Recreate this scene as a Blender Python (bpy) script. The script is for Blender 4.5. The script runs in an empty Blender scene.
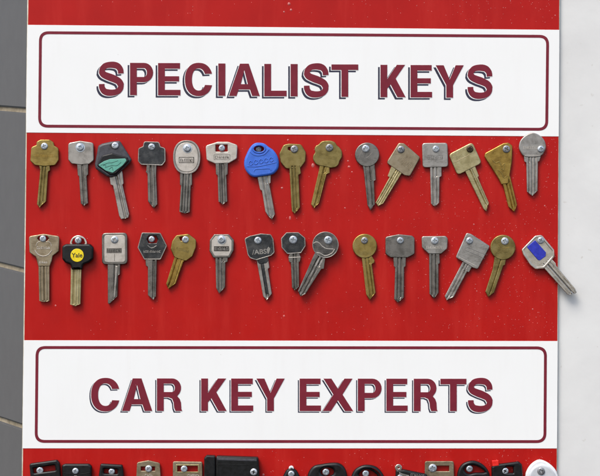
import bpy, math, random
from mathutils import Vector
from math import sin, cos, pi, radians as R

SC = bpy.context.scene
COL = SC.collection
S = 0.00085            # metres per unit (the sign is about 45 cm wide)
Z0 = 1.5               # height of the middle of the board above ground
random.seed(4)

def W(x, y, z=0.0):    # board units (x right, y down, z out of the board) -> world
    return Vector(((x - 300) * S, -z * S, Z0 + (238 - y) * S))

# ------------------------------------------------------------------ materials
def lin(c):
    c /= 255.0
    return c / 12.92 if c <= 0.04045 else ((c + 0.055) / 1.055) ** 2.4
def rgb(r, g, b): return (lin(r), lin(g), lin(b), 1)

def newmat(name):
    m = bpy.data.materials.new(name); m.use_nodes = True
    nt = m.node_tree
    return m, nt, nt.nodes['Principled BSDF']

def coords(nt, scale=1.0, rnd=True):
    tc = nt.nodes.new('ShaderNodeTexCoord')
    mp = nt.nodes.new('ShaderNodeMapping')
    mp.inputs['Scale'].default_value = (scale,) * 3
    nt.links.new(tc.outputs['Object'], mp.inputs['Vector'])
    if rnd:
        oi = nt.nodes.new('ShaderNodeObjectInfo')
        mu = nt.nodes.new('ShaderNodeVectorMath'); mu.operation = 'SCALE'
        cx = nt.nodes.new('ShaderNodeCombineXYZ')
        for i in range(3): nt.links.new(oi.outputs['Random'], cx.inputs[i])
        nt.links.new(cx.outputs[0], mu.inputs[0]); mu.inputs['Scale'].default_value = 37.0
        nt.links.new(mu.outputs[0], mp.inputs['Location'])
    return mp.outputs[0]

def noise(nt, vec, scale, detail=4, rough=0.55, dist=0):
    n = nt.nodes.new('ShaderNodeTexNoise')
    n.inputs['Scale'].default_value = scale; n.inputs['Detail'].default_value = detail
    n.inputs['Roughness'].default_value = rough; n.inputs['Distortion'].default_value = dist
    nt.links.new(vec, n.inputs['Vector'])
    return n.outputs['Fac']

def ramp(nt, fac, stops):
    r = nt.nodes.new('ShaderNodeValToRGB')
    el = r.color_ramp.elements
    while len(el) < len(stops): el.new(0.5)
    for e, (p, c) in zip(el, stops):
        e.position = p
        e.color = c if len(c) == 4 else (*c, 1)
    nt.links.new(fac, r.inputs[0])
    return r.outputs[0]

def bump(nt, bsdf, h, strength, dist):
    b = nt.nodes.new('ShaderNodeBump')
    b.inputs['Strength'].default_value = strength; b.inputs['Distance'].default_value = dist
    nt.links.new(h, b.inputs['Height']); nt.links.new(b.outputs[0], bsdf.inputs['Normal'])

def g(v): return (v, v, v, 1)

def metal(name, c1, c2, c3=None, rough=0.42, met=0.88, dk=0.72, bs=0.2):
    m, nt, b = newmat(name)
    v = coords(nt)
    n1 = noise(nt, v, 150, 9, 0.6, 0.2)
    c3 = c3 or c1
    mixc = lambda a, b_, t: tuple((a[i] * (1 - t) + b_[i] * t) * dk for i in range(3)) + (1,)
    c2 = mixc(c1, c2, 0.6); c3 = mixc(c1, c3, 0.6); c1 = mixc(c1, c1, 0)
    nt.links.new(ramp(nt, n1, [(0.36, c2), (0.52, c1), (0.68, c3)]), b.inputs['Base Color'])
    n2 = noise(nt, v, 700, 5, 0.7)
    nt.links.new(ramp(nt, n2, [(0.3, g(max(rough - 0.17, 0.2))), (0.7, g(rough + 0.08))]), b.inputs['Roughness'])
    b.inputs['Metallic'].default_value = met
    # fine scratches
    mp = nt.nodes.new('ShaderNodeMapping'); nt.links.new(v, mp.inputs['Vector'])
    mp.inputs['Rotation'].default_value = (0, 0.5, 0); mp.inputs['Scale'].default_value = (1, 1, 7)
    n3 = noise(nt, mp.outputs[0], 450, 4, 0.7)
    mp2 = nt.nodes.new('ShaderNodeMapping'); nt.links.new(v, mp2.inputs['Vector'])
    mp2.inputs['Rotation'].default_value = (0, -0.7, 0); mp2.inputs['Scale'].default_value = (1, 1, 14)
    n4 = noise(nt, mp2.outputs[0], 260, 3, 0.6)
    sc_ = ramp(nt, n4, [(0.58, g(0.0)), (0.66, g(0.30 if bs > 0.1 else 0.1))])
    old = b.inputs['Base Color'].links[0].from_socket
    m2 = nt.nodes.new('ShaderNodeMix'); m2.data_type = 'RGBA'
    nt.links.new(sc_, m2.inputs['Factor']); nt.links.new(old, m2.inputs[6])
    m2.inputs[7].default_value = tuple(min(1, q * 1.5) for q in c3[:3]) + (1,)
    nt.links.new(m2.outputs[2], b.inputs['Base Color'])
    mx = nt.nodes.new('ShaderNodeMath'); mx.operation = 'ADD'
    nt.links.new(n3, mx.inputs[0]); nt.links.new(n2, mx.inputs[1])
    bump(nt, b, mx.outputs[0], bs, 0.0003)
    return m

def plastic(name, c1, c2, rough=0.4, bmp=0.2, spec=0.5, scale=300):
    m, nt, b = newmat(name)
    v = coords(nt)
    n1 = noise(nt, v, scale, 5, 0.65)
    nt.links.new(ramp(nt, n1, [(0.35, c2), (0.65, c1)]), b.inputs['Base Color'])
    nt.links.new(ramp(nt, n1, [(0.3, g(rough - 0.08)), (0.7, g(rough + 0.12))]), b.inputs['Roughness'])
    b.inputs['Specular IOR Level'].default_value = spec
    bump(nt, b, noise(nt, v, 1500, 3), bmp, 0.0002)
    return m

M = {}
M['brass']   = metal('aged_brass',   rgb(176, 152, 86), rgb(122, 100, 50), rgb(192, 170, 110), 0.46)
M['brassd']  = metal('dull_brass',   rgb(162, 144, 88), rgb(112, 96, 52), rgb(180, 164, 110), 0.50)
M['brasso']  = metal('orange_brass', rgb(188, 154, 78), rgb(122, 92, 42), rgb(206, 174, 100), 0.42)
M['brassp']  = metal('pale_brass',   rgb(204, 190, 142), rgb(160, 146, 98), rgb(222, 212, 170), 0.50)
M['bronze']  = metal('bronze_nickel',rgb(178, 162, 134), rgb(132, 116, 90), rgb(198, 184, 158), 0.48)
M['nickel']  = metal('worn_nickel',  rgb(190, 184, 176), rgb(132, 126, 118), rgb(206, 200, 192), 0.44)
M['nickelp'] = metal('pale_nickel',  rgb(222, 214, 202), rgb(186, 178, 164), rgb(234, 228, 218), 0.50, 0.55)
M['steel']   = metal('dark_steel',   rgb(150, 145, 138), rgb(96, 92, 86), rgb(162, 156, 148), 0.40)
M['gunmetal'] = metal('gunmetal',    rgb(116, 112, 110), rgb(66, 64, 62), rgb(166, 160, 152), 0.36)
M['steeld']  = metal('black_steel',  rgb(82, 84, 86), rgb(52, 53, 56), rgb(120, 118, 116), 0.36)
M['chrome']  = metal('chrome',       rgb(214, 208, 200), rgb(168, 162, 152), rgb(236, 232, 226), 0.22, 0.92, 1.0, 0.015)
M['zinc']    = metal('zinc',         rgb(184, 192, 200), rgb(128, 136, 144), rgb(222, 228, 232), 0.32, 0.5, 1.0, 0.05)
M['zincd']   = metal('dull_zinc',    rgb(150, 152, 156), rgb(104, 106, 110), rgb(176, 178, 180), 0.40, 0.5, 0.9, 0.05)
M['rust']    = metal('rusty_screw',  rgb(92, 78, 62), rgb(54, 44, 36), rgb(130, 118, 100), 0.5, 0.7)
M['black']   = plastic('black_plastic', rgb(20, 21, 23), rgb(14, 15, 16), 0.34, spec=0.35)
M['grey']    = plastic('charcoal_rubber', rgb(70, 70, 76), rgb(50, 50, 55), 0.5)
M['blue']    = plastic('blue_plastic', rgb(58, 108, 204), rgb(50, 96, 190), 0.4)
M['dblue']   = plastic('deep_blue_plastic', rgb(42, 52, 176), rgb(30, 38, 148), 0.3)
M['green']   = plastic('mint_inlay', rgb(98, 166, 148), rgb(84, 150, 134), 0.4)
M['greend']  = plastic('mint_inlay_line', rgb(50, 110, 98), rgb(44, 96, 84), 0.4)
M['yellow']  = plastic('yellow_disc', rgb(232, 208, 20), rgb(216, 190, 14), 0.35)
M['ink']     = plastic('black_ink', rgb(40, 36, 28), rgb(30, 28, 22), 0.6)
M['white']   = plastic('white_plastic', rgb(226, 228, 230), rgb(214, 216, 218), 0.4)
M['lgrey']   = plastic('light_grey_plastic', rgb(196, 200, 204), rgb(184, 188, 192), 0.4)
M['redp']    = plastic('red_plastic', rgb(226, 40, 30), rgb(210, 30, 24), 0.35)
M['dark']    = metal('dark_engraving', rgb(74, 70, 64), rgb(46, 43, 40), rgb(100, 94, 86), 0.55, 0.6)

def vinyl(name, c1, c2, rough, scale=30, bmp=0.12, spots=None, fine=2200, spec=0.4, streak=None):
    m, nt, b = newmat(name); b.inputs['Specular IOR Level'].default_value = spec
    v = coords(nt, rnd=False)
    n1 = noise(nt, v, scale, 6, 0.6)
    c = ramp(nt, n1, [(0.35, c2), (0.65, c1)])
    if streak:
        ms_ = nt.nodes.new('ShaderNodeMapping'); nt.links.new(v, ms_.inputs['Vector']); ms_.inputs['Scale'].default_value = (1, 1, 0.12)
        st_ = ramp(nt, noise(nt, ms_.outputs[0], 70, 6, 0.65), [(0.5, g(0)), (0.75, g(0.55))])
        mk = nt.nodes.new('ShaderNodeMix'); mk.data_type = 'RGBA'
        nt.links.new(st_, mk.inputs['Factor']); nt.links.new(c, mk.inputs[6]); mk.inputs[7].default_value = streak
        c = mk.outputs[2]
    if spots:
        n = noise(nt, v, 420, 2, 0.5)
        n_ = noise(nt, v, 14, 3, 0.5)
        mt = nt.nodes.new('ShaderNodeMath'); mt.operation = 'MULTIPLY'
        nt.links.new(ramp(nt, n, [(0.77, g(0)), (0.80, g(1))]), mt.inputs[0])
        nt.links.new(ramp(nt, n_, [(0.45, g(0)), (0.6, g(1))]), mt.inputs[1])
        mx = nt.nodes.new('ShaderNodeMix'); mx.data_type = 'RGBA'
        nt.links.new(mt.outputs[0], mx.inputs['Factor'])
        nt.links.new(c, mx.inputs[6]); mx.inputs[7].default_value = spots
        c = mx.outputs[2]
    nt.links.new(c, b.inputs['Base Color'])
    nt.links.new(ramp(nt, noise(nt, v, 60, 5, 0.7), [(0.3, g(rough - 0.07)), (0.7, g(rough + 0.1))]), b.inputs['Roughness'])
    bump(nt, b, noise(nt, v, fine, 3, 0.6), bmp, 0.0002)
    return m

M['redv']   = vinyl('red_vinyl', rgb(172, 17, 11), rgb(163, 14, 9), 0.42, 22, 0.3, rgb(196, 80, 74), spec=0.22, streak=rgb(184, 40, 32))
M['whitev'] = vinyl('white_vinyl', (0.815, 0.83, 0.82, 1), (0.80, 0.815, 0.80, 1), 0.5, 14, 0.1, rgb(176, 170, 160), streak=(0.78, 0.785, 0.77, 1))
M['edge']   = vinyl('board_edge', rgb(224, 220, 204), rgb(180, 170, 142), 0.6, 60, 0.2)
M['maroon'] = vinyl('maroon_vinyl', rgb(118, 32, 48), rgb(108, 27, 43), 0.5, 90, 0.3, rgb(150, 84, 96), spec=0.25)
M['navy']   = vinyl('navy_vinyl', rgb(44, 44, 66), rgb(36, 36, 56), 0.45)

# white rendered wall
m, nt, b = newmat('white_render'); M['render'] = m
v = coords(nt, rnd=False)
a = noise(nt, v, 16, 6, 0.6, 0.4)
c = ramp(nt, a, [(0.3, (0.62, 0.625, 0.615, 1)), (0.7, (0.69, 0.70, 0.685, 1))])
sp = ramp(nt, noise(nt, v, 170, 2, 0.5), [(0.72, g(0)), (0.80, g(1))])
mx = nt.nodes.new('ShaderNodeMix'); mx.data_type = 'RGBA'
nt.links.new(sp, mx.inputs['Factor']); nt.links.new(c, mx.inputs[6]); mx.inputs[7].default_value = (0.55, 0.54, 0.51, 1)
nt.links.new(mx.outputs[2], b.inputs['Base Color']); b.inputs['Roughness'].default_value = 0.8
bump(nt, b, noise(nt, v, 60, 7, 0.55, 0.1), 0.28, 0.001)
# grey cladding
m, nt, b = newmat('grey_stone_tile'); M['stone'] = m
v = coords(nt, rnd=False)
mpz = nt.nodes.new('ShaderNodeMapping'); nt.links.new(v, mpz.inputs['Vector']); mpz.inputs['Scale'].default_value = (2, 2, 1)
a = noise(nt, mpz.outputs[0], 60, 6, 0.65)
nt.links.new(ramp(nt, a, [(0.25, g(0.100)), (0.75, g(0.112))]), b.inputs['Base Color']); b.inputs['Roughness'].default_value = 0.6
bump(nt, b, a, 0.3, 0.0005)
M['mortar'] = vinyl('beige_mortar', rgb(168, 156, 134), rgb(128, 118, 98), 0.85, 120, 0.6)
# water
m, nt, b = newmat('water_drop'); M['water'] = m
b.inputs['Base Color'].default_value = (1, 0.5, 0.48, 1); b.inputs['Roughness'].default_value = 0.3
b.inputs['Transmission Weight'].default_value = 0.75; b.inputs['IOR'].default_value = 1.33

# ------------------------------------------------------------------ geometry helpers
def tag(o, label, cat, group=None, kind=None):
    o['label'] = label; o['category'] = cat
    if group: o['group'] = group
    if kind: o['kind'] = kind
    return o

def fillet(pts, n=5):
    """pts: (x, y, r) corners -> rounded polygon"""
    out = []
    N = len(pts)
    for i in range(N):
        p0 = Vector(pts[i - 1][:2]); p = Vector(pts[i][:2]); p1 = Vector(pts[(i + 1) % N][:2])
        r = pts[i][2] if len(pts[i]) > 2 else 0
        if r <= 0: out.append((p.x, p.y)); continue
        a = (p0 - p); b_ = (p1 - p)
        la, lb = a.length, b_.length
        if la < 1e-6 or lb < 1e-6: continue
        a /= la; b_ /= lb
        ang = a.angle(b_)
        if ang > pi - 0.05: out.append((p.x, p.y)); continue
        d = min(r / math.tan(ang / 2), la * 0.48, lb * 0.48)
        s, e = p + a * d, p + b_ * d
        for k in range(n + 1):
            t = k / n
            q = s * (1 - t) ** 2 + p * 2 * t * (1 - t) + e * t ** 2
            out.append((q.x, q.y))
    return out

def P(pts, r=2.0, n=5): return fillet([p if len(p) > 2 else (*p, r) for p in pts], n)
def ell(cx, cy, rx, ry=None, n=40, rot=0, e=2.0):
    ry = ry or rx
    o = []
    for k in range(n):
        t = 2 * pi * k / n
        x = rx * math.copysign(abs(cos(t)) ** (2 / e), cos(t)); y = ry * math.copysign(abs(sin(t)) ** (2 / e), sin(t))
        o.append((cx + x * cos(rot) - y * sin(rot), cy + x * sin(rot) + y * cos(rot)))
    return o
def rrect(x0, y0, x1, y1, r=1.0, sk=0.0):
    """sk: downward slope of the horizontal edges"""
    dy = (x1 - x0) * sk
    return P([(x0, y0), (x1, y0 + dy), (x1, y1 + dy), (x0, y1)], r)

def smooth_closed(pts, n=5):
    N = len(pts); out = []
    for i in range(N):
        p0, p1, p2, p3 = (Vector(pts[(i + k - 1) % N][:2]) for k in range(4))
        for j in range(n):
            t = j / n
            q = 0.5 * ((2 * p1) + (-p0 + p2) * t + (2 * p0 - 5 * p1 + 4 * p2 - p3) * t * t + (-p0 + 3 * p1 - 3 * p2 + p3) * t ** 3)
            out.append((q.x, q.y))
    return out
def smooth_open(pts, n=6):
    out = []; N = len(pts)
    for i in range(N - 1):
        p0 = Vector(pts[max(i - 1, 0)]); p1 = Vector(pts[i]); p2 = Vector(pts[i + 1]); p3 = Vector(pts[min(i + 2, N - 1)])
        for j in range(n):
            t = j / n
            q = 0.5 * ((2 * p1) + (-p0 + p2) * t + (2 * p0 - 5 * p1 + 4 * p2 - p3) * t * t + (-p0 + 3 * p1 - 3 * p2 + p3) * t ** 3)
            out.append((q.x, q.y))
    out.append(tuple(pts[-1])); return out
def stroke(pts, w):
    """outline of a line of width w"""
    L, Rr = [], []
    for i, p in enumerate(pts):
        a = Vector(pts[max(i - 1, 0)]); b_ = Vector(pts[min(i + 1, len(pts) - 1)])
        d = (b_ - a); d.normalize(); n = Vector((-d.y, d.x))
        ww = w(i / (len(pts) - 1)) if callable(w) else w
        L.append((p[0] + n.x * ww / 2, p[1] + n.y * ww / 2)); Rr.append((p[0] - n.x * ww / 2, p[1] - n.y * ww / 2))
    return L + Rr[::-1]

def curve_mesh(cu, cx, cy, zmid):
    ob = bpy.data.objects.new('tmp', cu); COL.objects.link(ob)
    dg = bpy.context.evaluated_depsgraph_get(); dg.update()
    me = bpy.data.meshes.new_from_object(ob.evaluated_get(dg))
    bpy.data.objects.remove(ob); bpy.data.curves.remove(cu)
    for v in me.vertices:
        x, y, z = v.co
        v.co = (x * S, -(z + zmid) * S, y * S)
    return me

def shape(name, loops, z0, z1, mat, parent, org, bev=0.35, res=2, smooth=35):
    """extruded plate from outlines (first solid, enclosed ones holes), front at z1"""
    cu = bpy.data.curves.new(name, 'CURVE'); cu.dimensions = '2D'; cu.fill_mode = 'BOTH'
    ox, oy = org
    for lp in loops:
        sp_ = cu.splines.new('POLY'); sp_.points.add(len(lp) - 1)
        for q, p in zip(sp_.points, lp): q.co = (p[0] - ox, -(p[1] - oy), 0, 1)
        sp_.use_cyclic_u = True
    h = (z1 - z0) / 2; z_ = z1
    bev = min(bev, h * 0.98)
    cu.bevel_depth = bev; cu.bevel_resolution = res; cu.extrude = max(h - bev, 0); cu.offset = -bev
    me = curve_mesh(cu, 0, 0, (z0 + z1) / 2)
    me.name = name
    me.materials.clear(); me.materials.append(M[mat] if isinstance(mat, str) else mat)
    me.shade_smooth(); me.set_sharp_from_angle(angle=R(smooth))
    ob = bpy.data.objects.new(name, me); COL.objects.link(ob); ob.parent = parent
    return ob

def letters(name, text, x, y, size, z0, z1, mat, parent, org, off=0.0, rot=0, sx=1.0):
    cu = bpy.data.curves.new(name, 'FONT'); cu.body = text; cu.size = size
    cu.align_x = 'CENTER'; cu.align_y = 'CENTER'; cu.extrude = (z1 - z0) / 2; cu.offset = off
    me = curve_mesh(cu, 0, 0, (z0 + z1) / 2)
    c, s = cos(rot), sin(rot)
    for v in me.vertices:
        X, Y, Z = v.co; X *= sx
        v.co = (X * c - Z * s + (x - org[0]) * S, Y, X * s + Z * c - (y - org[1]) * S)
    me.materials.clear(); me.materials.append(M[mat])
    ob = bpy.data.objects.new(name, me); COL.objects.link(ob); ob.parent = parent
    return ob

def merge(name, obs, parent):
    """several small shapes -> one mesh object"""
    vs, fs, ms, mi = [], [], [], []
    for o in obs:
        b0 = len(vs)
        vs += [tuple(v.co) for v in o.data.vertices]
        mt = o.data.materials[0]
        if mt not in ms: ms.append(mt)
        for p in o.data.polygons:
            fs.append([b0 + i for i in p.vertices]); mi.append(ms.index(mt))
    me = bpy.data.meshes.new(name); me.from_pydata(vs, [], fs)
    for mt in ms: me.materials.append(mt)
    me.polygons.foreach_set('material_index', mi)
    for o in obs: bpy.data.objects.remove(o)
    me.shade_smooth(); me.set_sharp_from_angle(angle=R(35))
    ob = bpy.data.objects.new(name, me); COL.objects.link(ob); ob.parent = parent
    return ob

def interp(tab, t):
    if t <= tab[0][0]: return tab[0][1]
    for (a, va), (b_, vb) in zip(tab, tab[1:]):
        if t <= b_: return va + (vb - va) * (t - a) / max(b_ - a, 1e-6)
    return tab[-1][1]

def blade(Lp, Rp, tip, mat, parent, org, z0, th, grooves=(), jag=0, name='blade', start=0.0):
    """blade with milled grooves: Lp/Rp are the two edges from shoulder to tip"""
    a = (Vector(Lp[0]) + Vector(Rp[0])) / 2
    e = Vector(tip)
    # axis direction from the straight part of both edges
    def longest(pp):
        return max(((Vector(q) - Vector(p)) for p, q in zip(pp, pp[1:])), key=lambda v: v.length).normalized()
    ax = (longest(Lp) + longest(Rp)).normalized()
    nx = Vector((-ax.y, ax.x))          # with ax pointing down (+y) nx points left... sign fixed below
    def loc(p):
        d = Vector(p) - a
        return d.dot(ax), d.dot(nx)
    LT = [loc(p) for p in Lp]; RT = [loc(p) for p in Rp]; tt = loc(tip)
    def mono(T):
        o = []
        for t, s in T:
            if o and t <= o[-1][0] + 0.02: t = o[-1][0] + 0.02
            o.append((t, s))
        return o
    LT = mono(LT + ([tt] if tt[0] > LT[-1][0] else [])); RT = mono(RT + ([tt] if tt[0] > RT[-1][0] else []))
    t0 = min(LT[0][0], RT[0][0]); t1 = max(LT[-1][0], RT[-1][0])
    ts = sorted(set([round(t, 3) for t, _ in LT + RT] + [t0 + (t1 - t0) * k / 26 for k in range(27)]))
    # nominal lateral frame for grooves: mid-length edges
    tm = t0 + (t1 - t0) * 0.6
    l0, r0 = interp(LT, tm), interp(RT, tm)
    NC = 36
    vs, fs = [], []
    ztop, zb = z0 + th, z0
    def depth(s, t):
        u = (s - l0) / (r0 - l0)
        d = 0
        k = min(1, max(0, (t - t0 - start) / 1.5))
        for c_, hw, dp in grooves:
            q = abs(u - c_)
            d = max(d, dp * min(1, max(0, (hw - q) / 0.075)) * k)
        return d
    rows = []
    for t in ts:
        l, r_ = interp(LT, t), interp(RT, t)
        row = []
        for c_ in range(NC + 1):
            u = c_ / NC
            s = l + (r_ - l) * u
            tj = t
            if jag and t > t1 - 2.5:
                tj = t - jag * abs(((u * 2.5 + 0.25) % 1) - 0.5) * 2 * (t - (t1 - 2.5)) / 2.5
            z = ztop - depth(s, t)
            edge = min(u, 1 - u) * abs(r_ - l)
            if edge < 0.35: z = ztop - 0.35 + edge
            p = a + ax * tj + nx * s
            row.append((p.x, p.y, z))
        rows.append(row)
    for row in rows:
        for p in row: vs.append(p)
    nb = len(vs)
    for row in rows:
        for p in row: vs.append((p[0], p[1], zb))
    C = NC + 1
    for i in range(len(rows) - 1):
        for j in range(NC):
            q = (i * C + j, i * C + j + 1, (i + 1) * C + j + 1, (i + 1) * C + j)
            fs.append(q); fs.append(tuple(nb + k for k in q[::-1]))
        for j, fl in ((0, False), (NC, True)):
            q = (i * C + j, (i + 1) * C + j, nb + (i + 1) * C + j, nb + i * C + j)
            fs.append(q if not fl else q[::-1])
    for i, fl in ((0, True), (len(rows) - 1, False)):
        for j in range(NC):
            q = (i * C + j, i * C + j + 1, nb + i * C + j + 1, nb + i * C + j)
            fs.append(q if not fl else q[::-1])
    co = [((x - org[0]) * S, -z * S, -(y - org[1]) * S) for x, y, z in vs]
    me = bpy.data.meshes.new(name); me.from_pydata(co, [], fs); me.validate()
    import bmesh
    bm = bmesh.new(); bm.from_mesh(me); bmesh.ops.remove_doubles(bm, verts=bm.verts, dist=1e-7)
    bmesh.ops.recalc_face_normals(bm, faces=bm.faces); bm.to_mesh(me); bm.free()
    me.materials.append(M[mat]); me.shade_smooth(); me.set_sharp_from_angle(angle=R(28))
    ob = bpy.data.objects.new(name, me); COL.objects.link(ob); ob.parent = parent
    return ob

# ------------------------------------------------------------------ screws
def screw_mesh(rad=3.7, flange=0.0):
    NR, NA = 18, 72
    vs, fs = [], []
    prof = []
    for i in range(NR + 1):
        prof.append(rad * (i / NR))
    vs.append((0, 0))
    def h(x, y):
        r = math.hypot(x, y)
        rr_ = r / (rad * (0.78 if flange else 1.02))
        z = 1.25 * max(0, 1 - rr_ ** 4) ** 0.5 if rr_ < 1 else 0
        if flange: z = max(z + 0.3, 0.3)
        arm, wd = rad * (0.42 if flange else 0.56), rad * 0.15
        if (abs(x) < wd and abs(y) < arm) or (abs(y) < wd and abs(x) < arm) or r < rad * 0.17: z -= 1.5
        return z
    P3 = [(0, 0, h(0, 0))]
    for i in range(1, NR + 1):
        for k in range(NA):
            t = 2 * pi * k / NA
            x, y = prof[i] * cos(t), prof[i] * sin(t)
            P3.append((x, y, h(x, y)))
    for rr, z in ((rad, -0.25), (1.5, -0.25), (1.3, -3.3)):
        for k in range(NA):
            t = 2 * pi * k / NA; P3.append((rr * cos(t), rr * sin(t), z))
    for k in range(NA): fs.append((0, 1 + k, 1 + (k + 1) % NA))
    for i in range(NR + 2):
        b0, b1 = 1 + i * NA, 1 + (i + 1) * NA
        for k in range(NA):
            fs.append((b0 + k, b1 + k, b1 + (k + 1) % NA, b0 + (k + 1) % NA))
    me = bpy.data.meshes.new('screw')
    me.from_pydata([(x * S, -z * S, y * S) for x, y, z in P3], [], fs)
    me.shade_smooth(); me.set_sharp_from_angle(angle=R(40))
    return me
SCM = {}
def add_screw(x, y, z, phrase, mat='zinc', rad=3.7, flange=0):
    rad = round(rad * random.choice((0.93, 0.98, 1.02)), 3); key = (mat, rad, flange)
    if key not in SCM:
        me = screw_mesh(rad, flange); me.materials.append(M[mat]); SCM[key] = me
    ob = bpy.data.objects.new('screw', SCM[key]); COL.objects.link(ob)
    ob.location = W(x, y, z); ob.rotation_euler = (R(random.uniform(-3, 3)), random.uniform(0, pi / 2), R(random.uniform(-3, 3)))
    adj = {'zinc': 'shiny zinc', 'zincd': 'dull zinc', 'rust': 'dark rusty'}[mat]
    tag(ob, '%s cross-head screw through %s' % (adj, phrase), 'screw', 'screws holding the keys to the board')
    return ob

ROWS = {1: 'keys in the row under the upper sign', 2: 'keys in the second row above the lower sign', 3: 'car keys in the cut-off row at the bottom edge'}
def root(scr, label, row, z=0):
    e = bpy.data.objects.new('key' if row < 3 else 'car_key', None); COL.objects.link(e)
    e.location = W(scr[0], scr[1], 0); e.empty_display_size = 0.01
    tag(e, label, 'key' if row < 3 else 'car key', ROWS[row])
    return e

G1 = [(0.32, 0.11, 0.9), (0.66, 0.10, 0.7)]
G2 = [(0.5, 0.14, 1.0)]
G3 = [(0.22, 0.08, 0.8), (0.5, 0.07, 0.6), (0.78, 0.07, 0.8)]
G4 = [(0.68, 0.20, 0.9), (0.2, 0.06, 0.5)]
ZB = 1.3     # back of a key above the board

def key(row, label, phrase, scr, head, bl, mat, bmat=None, hth=2.9, bth=2.5, bev=0.8, grooves=G1, jag=0,
        smat='zinc', srad=3.7, flange=0, holes=(), extra=None, zb=ZB, hmat=None, srz=None):
    e = root(scr, label, row)
    org = scr
    shape('head', [head] + list(holes), zb, zb + hth, hmat or mat, e, org, bev)
    L, Rr, tip = bl
    blade(L, Rr, tip, bmat or mat, e, org, zb + 0.1, bth, grooves, jag)
    if extra: extra(e, org, zb + hth)
    add_screw(scr[0], scr[1], (srz if srz is not None else zb + hth + 0.3), phrase, smat, srad, flange)
    return e

# illegible maker's marks: rows of tiny upright strokes
def marks(x0, y0, x1, y1, mat, e, org, z, seed=1, name='maker_mark', h=0.25, sl=0.0, rot=0):
    rnd = random.Random(seed); obs = []
    x = x0
    cx, cy = (x0 + x1) / 2, (y0 + y1) / 2
    while x < x1 - 0.6:
        w = rnd.uniform(1.3, 2.3); H = y1 - y0
        t = rnd.random()
        yy0, yy1 = y0, y1
        segs = [(x, yy0, x + 0.45, yy1)]
        if t < 0.35: segs.append((x + w * 0.6, yy0 + H * 0.3, x + w * 0.6 + 0.45, yy1))
        if t > 0.2: segs.append((x, yy1 - 0.55, x + w * 0.75, yy1))
        if t > 0.5: segs.append((x, yy0, x + w * 0.75, yy0 + 0.5))
        if 0.3 < t < 0.8: segs.append((x, yy0 + H * 0.42, x + w * 0.65, yy0 + H * 0.42 + 0.5))
        for i, (a, b_, c_, d) in enumerate(segs):
            q = []
            for px, py in ((a, b_), (c_, b_), (c_, d), (a, d)):
                dx, dy = px - cx, py - cy
                q.append((cx + dx * cos(rot) - dy * sin(rot), cy + dx * sin(rot) + dy * cos(rot)))
            obs.append(shape('m', [q], z - 0.2, z + h + i * 0.02, mat, e, org, 0.05, 0))
        x += w
    return merge(name, obs, e)

def line(name, pts, w, mat, e, org, z, h=0.3):
    return shape(name, [stroke(smooth_open(pts), w)], z - 0.2, z + h, mat, e, org, 0.15, 1)

# ================================================================== UPPER ROW
key(1, 'golden brass key with notched shoulders, first in the upper row', 'the first brass key under the upper sign',
    (45, 146.5),
    P([(37, 142), (41, 139.8), (50, 139.8), (54, 142.5), (54.8, 146, 1), (59, 148.2), (59.3, 160.5), (55.8, 165.6), (45, 166.8), (35.5, 165.6), (30.8, 161.3), (31.8, 147.4), (37, 145.2, 1)], 3),
    ([(39.3, 165), (40.8, 170), (37.5, 204.5)], [(50, 165), (50.6, 170.5), (48.6, 172), (46.6, 201.5)], (40, 207.6)), 'brass', bmat='brassd',
    extra=lambda e, o, z: marks(36, 154.5, 53, 157.2, 'brasso', e, o, z, 3, h=0.12))
key(1, 'plain grey squarish nickel key between the first brass key and the five-sided one', 'the squarish grey nickel key left of the black five-sided one',
    (80.8, 147.6),
    P([(68.7, 143.2), (80.5, 141), (94, 143), (94.4, 160.5), (90, 164.4), (81, 165.3), (72, 164), (68.7, 160.3)], 3),
    ([(77.5, 164), (78.2, 175.4), (79.5, 176.6), (81.2, 203.7)], [(88.7, 164), (88.6, 174.5), (87, 176.5), (88.4, 203.4)], (84.5, 205.8)), 'nickel', bmat='steel', flange=1, srad=4.9, grooves=G2)

def ex3(e, o, z):
    shape('grip_panel', [P([(97.5, 166), (103, 156), (113, 153.5), (128.5, 157.5), (130, 161.5), (117, 174.5), (111, 175.5)], 2.5)], z - 1.5, z + 0.9, 'black', e, o, 1.2, 3)
    em = shape('emblem', [P([(99, 165.4), (105, 161.6), (111, 159.6), (126.4, 158.9, 1.5), (127.4, 161.2, 1.5), (123.6, 165.8), (113.6, 173.2), (107, 171.2)], 1.2)], z, z + 1.25, 'green', e, o, 0.3)
    obs = [shape('m', [stroke(smooth_open(p), 0.55)], z + 1.0, z + 1.45, 'greend', em, o, 0.1, 1) for p in
           ([(104, 166), (108, 163.5), (113, 163), (119, 161)], [(106, 168), (112, 166), (118, 165.8), (122, 162.5)], [(110, 169.6), (113, 167.5), (114, 171)], [(101.5, 165.6), (105, 164.8), (107, 167)])]
    merge('emblem_line', obs, em)
    shape('cord_hole_shade', [P([(110.2, 145.5), (113.5, 143.2), (114, 150), (112, 148.6)], 0.6)], z - 0.1, z + 0.06, 'ink', e, o, 0.03)  # flat black patch paints the shaded inside of the cord hole
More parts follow.
